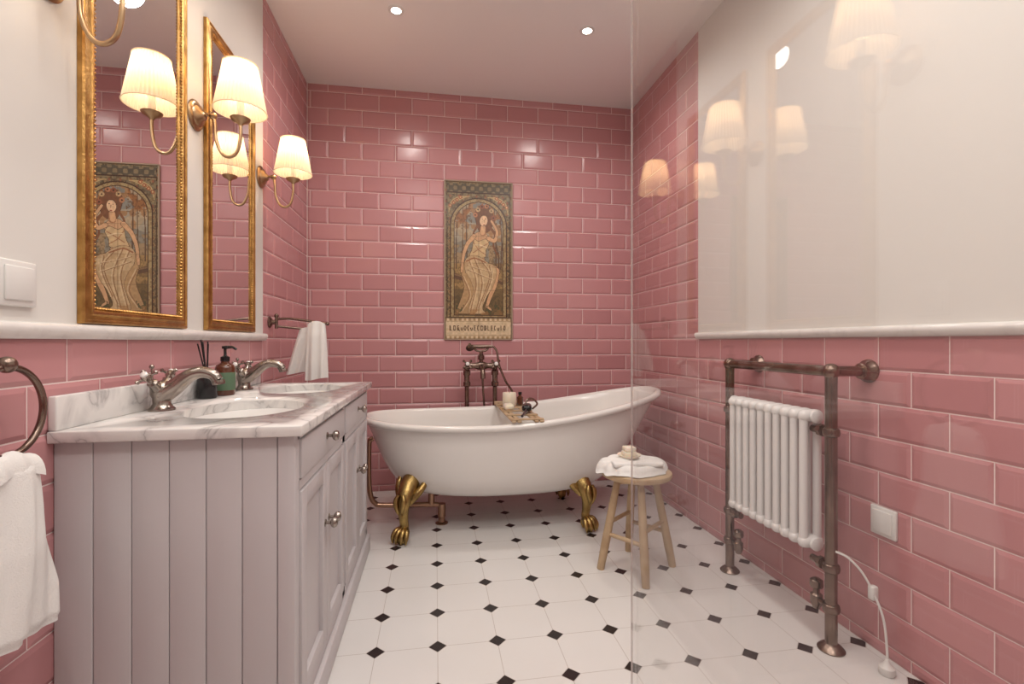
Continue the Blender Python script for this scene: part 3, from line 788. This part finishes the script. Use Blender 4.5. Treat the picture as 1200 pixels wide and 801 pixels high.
def caddy():
    g=group('bath_caddy_tray',(.42,2.49,.56)); z=zrim(.42)+.021
    for i,x in enumerate((.355,.380,.460,.485)):
        box(f'slat_{i+1}',(x-.010,2.145,z),(x+.010,2.835,z+.010),WOOD,g,bev=.003)
    for i,y in enumerate((2.165,2.30,2.44,2.56,2.70,2.815)):
        box(f'crossbar_{i+1}',(.345,y-.012,z+.0095),(.495,y+.012,z+.017),WOOD,g,bev=.002)
    zz=z+.0172
    c=group('pillar_candle',(.405,2.60,zz))
    lathe('wax',[(0,0),(.036,0),(.038,.003),(.038,.068),(.035,.072),(.010,.069),(0,.069)],(.405,2.62,zz),CANDLE,c); cyl('wick',(.405,2.62,zz+.067),(.405,2.62,zz+.080),.0012,BLACK,c,seg=6)
    d=group('bath_brush',(.45,2.40,zz))
    sweep('handle',[(.395,2.17,zz+.010),(.422,2.25,zz+.012),(.445,2.33,zz+.013)],[.006,.007,.010],BLACK,d,smooth=5)
    soft('brush_head',(.458,2.385,zz+.020),(.050,.100,.034),.017,BLACK,d,nz=.0,rot=-.2)
    sweep('loop',[(.45,2.42,zz+.012),(.475,2.46,zz+.05),(.50,2.44,zz+.055),(.515,2.40,zz+.035),(.485,2.37,zz+.015)],.005,BRONZE,d,smooth=5)
    e=group('soap_bar',(.375,2.44,zz))
    soft('soap',(.378,2.47,zz+.0145),(.050,.08,.028),.012,CANDLE,e,nz=.001)
    k=group('small_glass_bottle',(.47,2.66,zz))
    lathe('bottle',[(0,0),(.017,0),(.018,.003),(.018,.040),(.008,.048),(.008,.058),(0,.058)],(.472,2.66,zz),AMBER,k); lathe('cap',[(.010,0),(.010,.014),(0,.015)],(.472,2.66,zz+.056),BLACK,k)
caddy()

# ---------------------------------------------------------------- stool
def stool():
    cx,cy=.810,1.850; zs=.372
    g=group('wooden_stool',(cx,cy,0))
    lathe('seat',[(0,0),(.125,0),(.137,.004),(.141,.014),(.139,.023),(.132,.028),(0,.029)],(cx,cy,zs),WOOD,g,seg=48)
    feet=[(.778,1.690),(.662,1.862),(.962,1.838),(.842,2.005)]
    tops=[]
    for i,(fx,fy) in enumerate(feet):
        d=Vector((fx-cx,fy-cy,0)); t=Vector((cx,cy,zs+.004))+d*.50; b=Vector((fx,fy,0)); tops.append((t,b))
        sweep(f'leg_{i+1}',[t,t.lerp(b,.3),t.lerp(b,.75),b],[.0125,.0155,.017,.015],WOOD,g,seg=16)
    order=[0,2,3,1]
    for i in range(4):
        a=tops[order[i]];b=tops[order[(i+1)%4]]; f=.62 if i%2 else .50
        cyl(f'rung_{i+1}',a[0].lerp(a[1],f),b[0].lerp(b[1],f),.0085,WOOD,g,seg=12)
    for i in range(2):
        a=tops[order[i]];b=tops[order[(i+2)%4]]
        cyl(f'seat_brace_{i+1}',a[0].lerp(a[1],.06),b[0].lerp(b[1],.06),.012,WOOD,g,seg=10)
    # one softly crumpled towel lying over the seat
    t=group('folded_towel',(cx,cy,.41)); tx=cx-.012; ty=cy-.006
    zt=zs+.031; nr,na=30,120; vs=[];fs=[]
    def edge(a):
        return .136*(1+.05*math.sin(3*a+.6)+.035*math.sin(7*a+1.2)+.02*math.sin(13*a)+ .10*max(0,math.cos(a-2.9))**3)
    def top(x,y,rr,a):
        h=.036+.010*noise.noise(Vector((x*16,y*16,2)))+.006*math.sin((x*.6+y)*55+6*noise.noise(Vector((x*9,y*9,0))))
        h+=.010*math.exp(-((x-cx+.03)**2+(y-cy-.03)**2)/.004)
        return h
    for i in range(nr+1):
        rr=i/nr
        for k in range(na):
            a=2*math.pi*k/na; r=edge(a)*rr; x=tx+r*math.cos(a)*1.02; y=ty+r*math.sin(a)*.84
            rl=math.hypot(x-cx,y-cy); dr=1.0*max(0,rl-.138)**1.15
            z=zt+top(x,y,rr,a)*math.sqrt(max(0,1-rr**7))*1.0-dr
            vs.append((x,y,z))
    o=len(vs)
    for i in range(nr+1):
        rr=i/nr
        for k in range(na):
            a=2*math.pi*k/na; r=edge(a)*rr; x=tx+r*math.cos(a)*1.02; y=ty+r*math.sin(a)*.84
            rl=math.hypot(x-cx,y-cy); vs.append((x,y,zt-.0003*(1-rr)-1.0*max(0,rl-.138)**1.15))
    for b0 in (0,o):
        for i in range(nr):
            for k in range(na): fs.append((b0+i*na+k,b0+i*na+(k+1)%na,b0+(i+1)*na+(k+1)%na,b0+(i+1)*na+k))
    for k in range(na): fs.append((nr*na+k,nr*na+(k+1)%na,o+nr*na+(k+1)%na,o+nr*na+k))
    mesh('towel_cloth',vs,fs,TOWEL,t,ang=80)
    soft('towel_turned_edge',(tx-.010,ty-.058,zt+.038),(.200,.055,.020),.010,TOWEL,t,nz=.008,fr=15,rot=-.12,seed=4,cuts=20)
    s=group('soap_dish',(cx-.030,cy+.01,zt+.04))
    lathe('dish',[(0,0),(.034,0),(.046,.008),(.048,.013),(.044,.013),(.036,.008),(0,.006)],(cx-.026,cy+.010,zt+.045),CANDLE,s)
    box('soap_lower',(cx-.052,cy-.015,zt+.053),(cx-.001,cy+.034,zt+.071),CANDLE,s,bev=.004)
    box('soap_upper',(cx-.049,cy-.013,zt+.071),(cx-.004,cy+.031,zt+.090),CANDLE,s,bev=.004)
stool()

# ---------------------------------------------------------------- towel radiator
def radiator():
    X=1.170; ya,yb=1.264,1.763; zt=.832
    g=group('heated_towel_radiator',(X,1.51,0))
    for i,y in enumerate((ya,yb)):
        cyl(f'post_{i+1}',(X,y,0),(X,y,zt),.0165,BRONZE,g,seg=24)
        lathe(f'foot_flange_{i+1}',[(.036,0),(.037,.004),(.030,.012),(.022,.018),(.0165,.022),(0,.022)],(X,y,0),BRONZE,g)
        for j,z in enumerate((.125,.245,.650)):
            lathe(f'collar_{i+1}_{j+1}',[(.0165,-.014),(.022,-.010),(.024,0),(.022,.010),(.0165,.014)],(X,y,z),BRONZE,g)
        ball(f'corner_ball_{i+1}',(X,y,zt),.024,BRONZE,g)
        cyl(f'wall_arm_{i+1}',(X,y,zt),(XR-.004,y,zt),.0155,BRONZE,g)
        lathe(f'wall_flange_{i+1}',[(.018,.034),(.024,.030),(.026,.016),(.034,.008),(.036,.0)],(XR,y,zt),BRONZE,g,axis=(-1,0,0))
        s=1 if i==0 else -1
        for j,z in enumerate((.650,.245)):
            cyl(f'link_{i+1}_{j+1}',(X,y,z),(X,y+s*.072,z),.011,BRONZE,g)
            lathe(f'link_nut_{i+1}_{j+1}',[(.012,0),(.019,.003),(.019,.016),(.012,.020)],(X,y+s*.026,z),BRONZE,g,axis=(0,s,0),seg=8,ang=20)
        yv=y+s*.056
        cyl(f'valve_tail_{i+1}',(X,y,.125),(X,yv,.125),.0095,BRONZE,g)
        lathe(f'valve_head_{i+1}',[(.0,-.030),(.010,-.030),(.013,-.022),(.017,-.012),(.017,.012),(.010,.018),(.009,.030),(.016,.034),(.019,.040),(.018,.056),(.008,.063),(0,.064)],(X,yv,.125),BRONZE,g)
    cyl('top_rail',(X,ya,zt),(X,yb,zt),.0165,BRONZE,g,seg=24)
    n=10; y0,y1=1.345,1.706; zb,zh=.268,.712
    for i in range(n):
        y=y0+(y1-y0)*i/(n-1)
        for j,x in enumerate((X-.024,X+.024)):
            cyl(f'column_{i+1}_{j+1}',(x,y,zb+.02),(x,y,zh-.02),.0128,RADW,g,seg=16)
        for j,z in enumerate((zb+.024,zh-.024)):
            sweep(f'section_head_{i+1}_{j+1}',[(X-.040,y,z),(X-.036,y,z),(X-.024,y,z),(X,y,z),(X+.024,y,z),(X+.036,y,z),(X+.040,y,z)],[.004,.013,.0190,.0200,.0190,.013,.004],RADW,g,seg=18,smooth=3)
    for j,z in enumerate((zb+.024,zh-.024)):
        cyl(f'header_{j+1}',(X,y0-.022,z),(X,y1+.022,z),.0155,RADW,g)
        for s,y in ((-1,y0-.020),(1,y1+.020)):
            lathe(f'plug_{j+1}_{s+1}',[(.0155,0),(.021,.002),(.021,.010),(.012,.014),(0,.014)],(X,y,z),RADW,g,axis=(0,s,0),seg=16)
    c=group('heater_power_cord',(X,1.24,.3))
    sweep('cord',[(X,ya-.016,.300),(X+.02,ya-.040,.290),(X+.045,ya-.062,.255),(X+.062,ya-.085,.200),(X+.070,ya-.105,.14),(X+.070,ya-.115,.06),(X+.066,ya-.118,.030)],.0032,PLASTIC,c,smooth=6,seg=8)
    box('cord_switch',(X+.054,ya-.087,.185),(X+.074,ya-.068,.225),PLASTIC,c,bev=.004)
    lathe('plug',[(0,0),(.016,0),(.020,.008),(.019,.022),(.008,.032),(.004,.042),(0,.042)],(X+.064,ya-.120,.0),PLASTIC,c)
radiator()

# ---------------------------------------------------------------- glass screen
g=group('glass_shower_screen',(.23,0,1))
box('pane',(.229,-1.09,.012),(.234,.538,2.25),GLASS,g)
box('polished_edge',(.2293,.5384,.012),(.2315,.5392,2.25),GEDGE,g)
box('floor_channel',(.222,-1.09,0),(.242,.538,.014),NICKEL,g)

# ---------------------------------------------------------------- downlights & lights
spots=[(-.182,2.31),(.752,2.31),(-.18,1.15),(.752,1.15),(-.18,.0),(.752,.0)]
for (x,y) in spots:
    g=group('recessed_downlight',(x,y,H))
    lathe('bezel',[(.022,.0),(.024,-.004),(.036,-.004),(.038,0)],(x,y,H),PLASTIC,g)
    lathe('lens',[(0,-.0015),(.0225,-.0015),(.0225,0),(0,0)],(x,y,H),LED,g)
    L=bpy.data.lights.new('downlight_beam','SPOT'); L.energy=19 if y>2 else 17; L.color=(1,.94,.88); L.spot_size=math.radians(168); L.spot_blend=.8; L.shadow_soft_size=.07
    o=bpy.data.objects.new('beam',L); o.location=(x,y,H-.03); link(o); par(o,g)
L=bpy.data.lights.new('added_soft_fill','AREA'); L.shape='RECTANGLE'; L.size=1.5; L.size_y=1.4; L.energy=17; L.color=(1,.96,.92)  # added softbox fill under the ceiling, the room has no such fitting
o=bpy.data.objects.new('added_soft_fill',L); o.location=(.2,.4,H-.02); link(o)

W=bpy.data.worlds.new('world'); S.world=W; W.use_nodes=True
W.node_tree.nodes['Background'].inputs[0].default_value=(1,.92,.85,1); W.node_tree.nodes['Background'].inputs[1].default_value=.3

cam=bpy.data.cameras.new('camera'); cam.sensor_width=36; cam.lens=561/1200*36; cam.clip_start=.02
co=bpy.data.objects.new('camera',cam); co.location=(0,0,CH); co.rotation_euler=(math.radians(90),0,math.radians(-9.1)); link(co)
S.camera=co
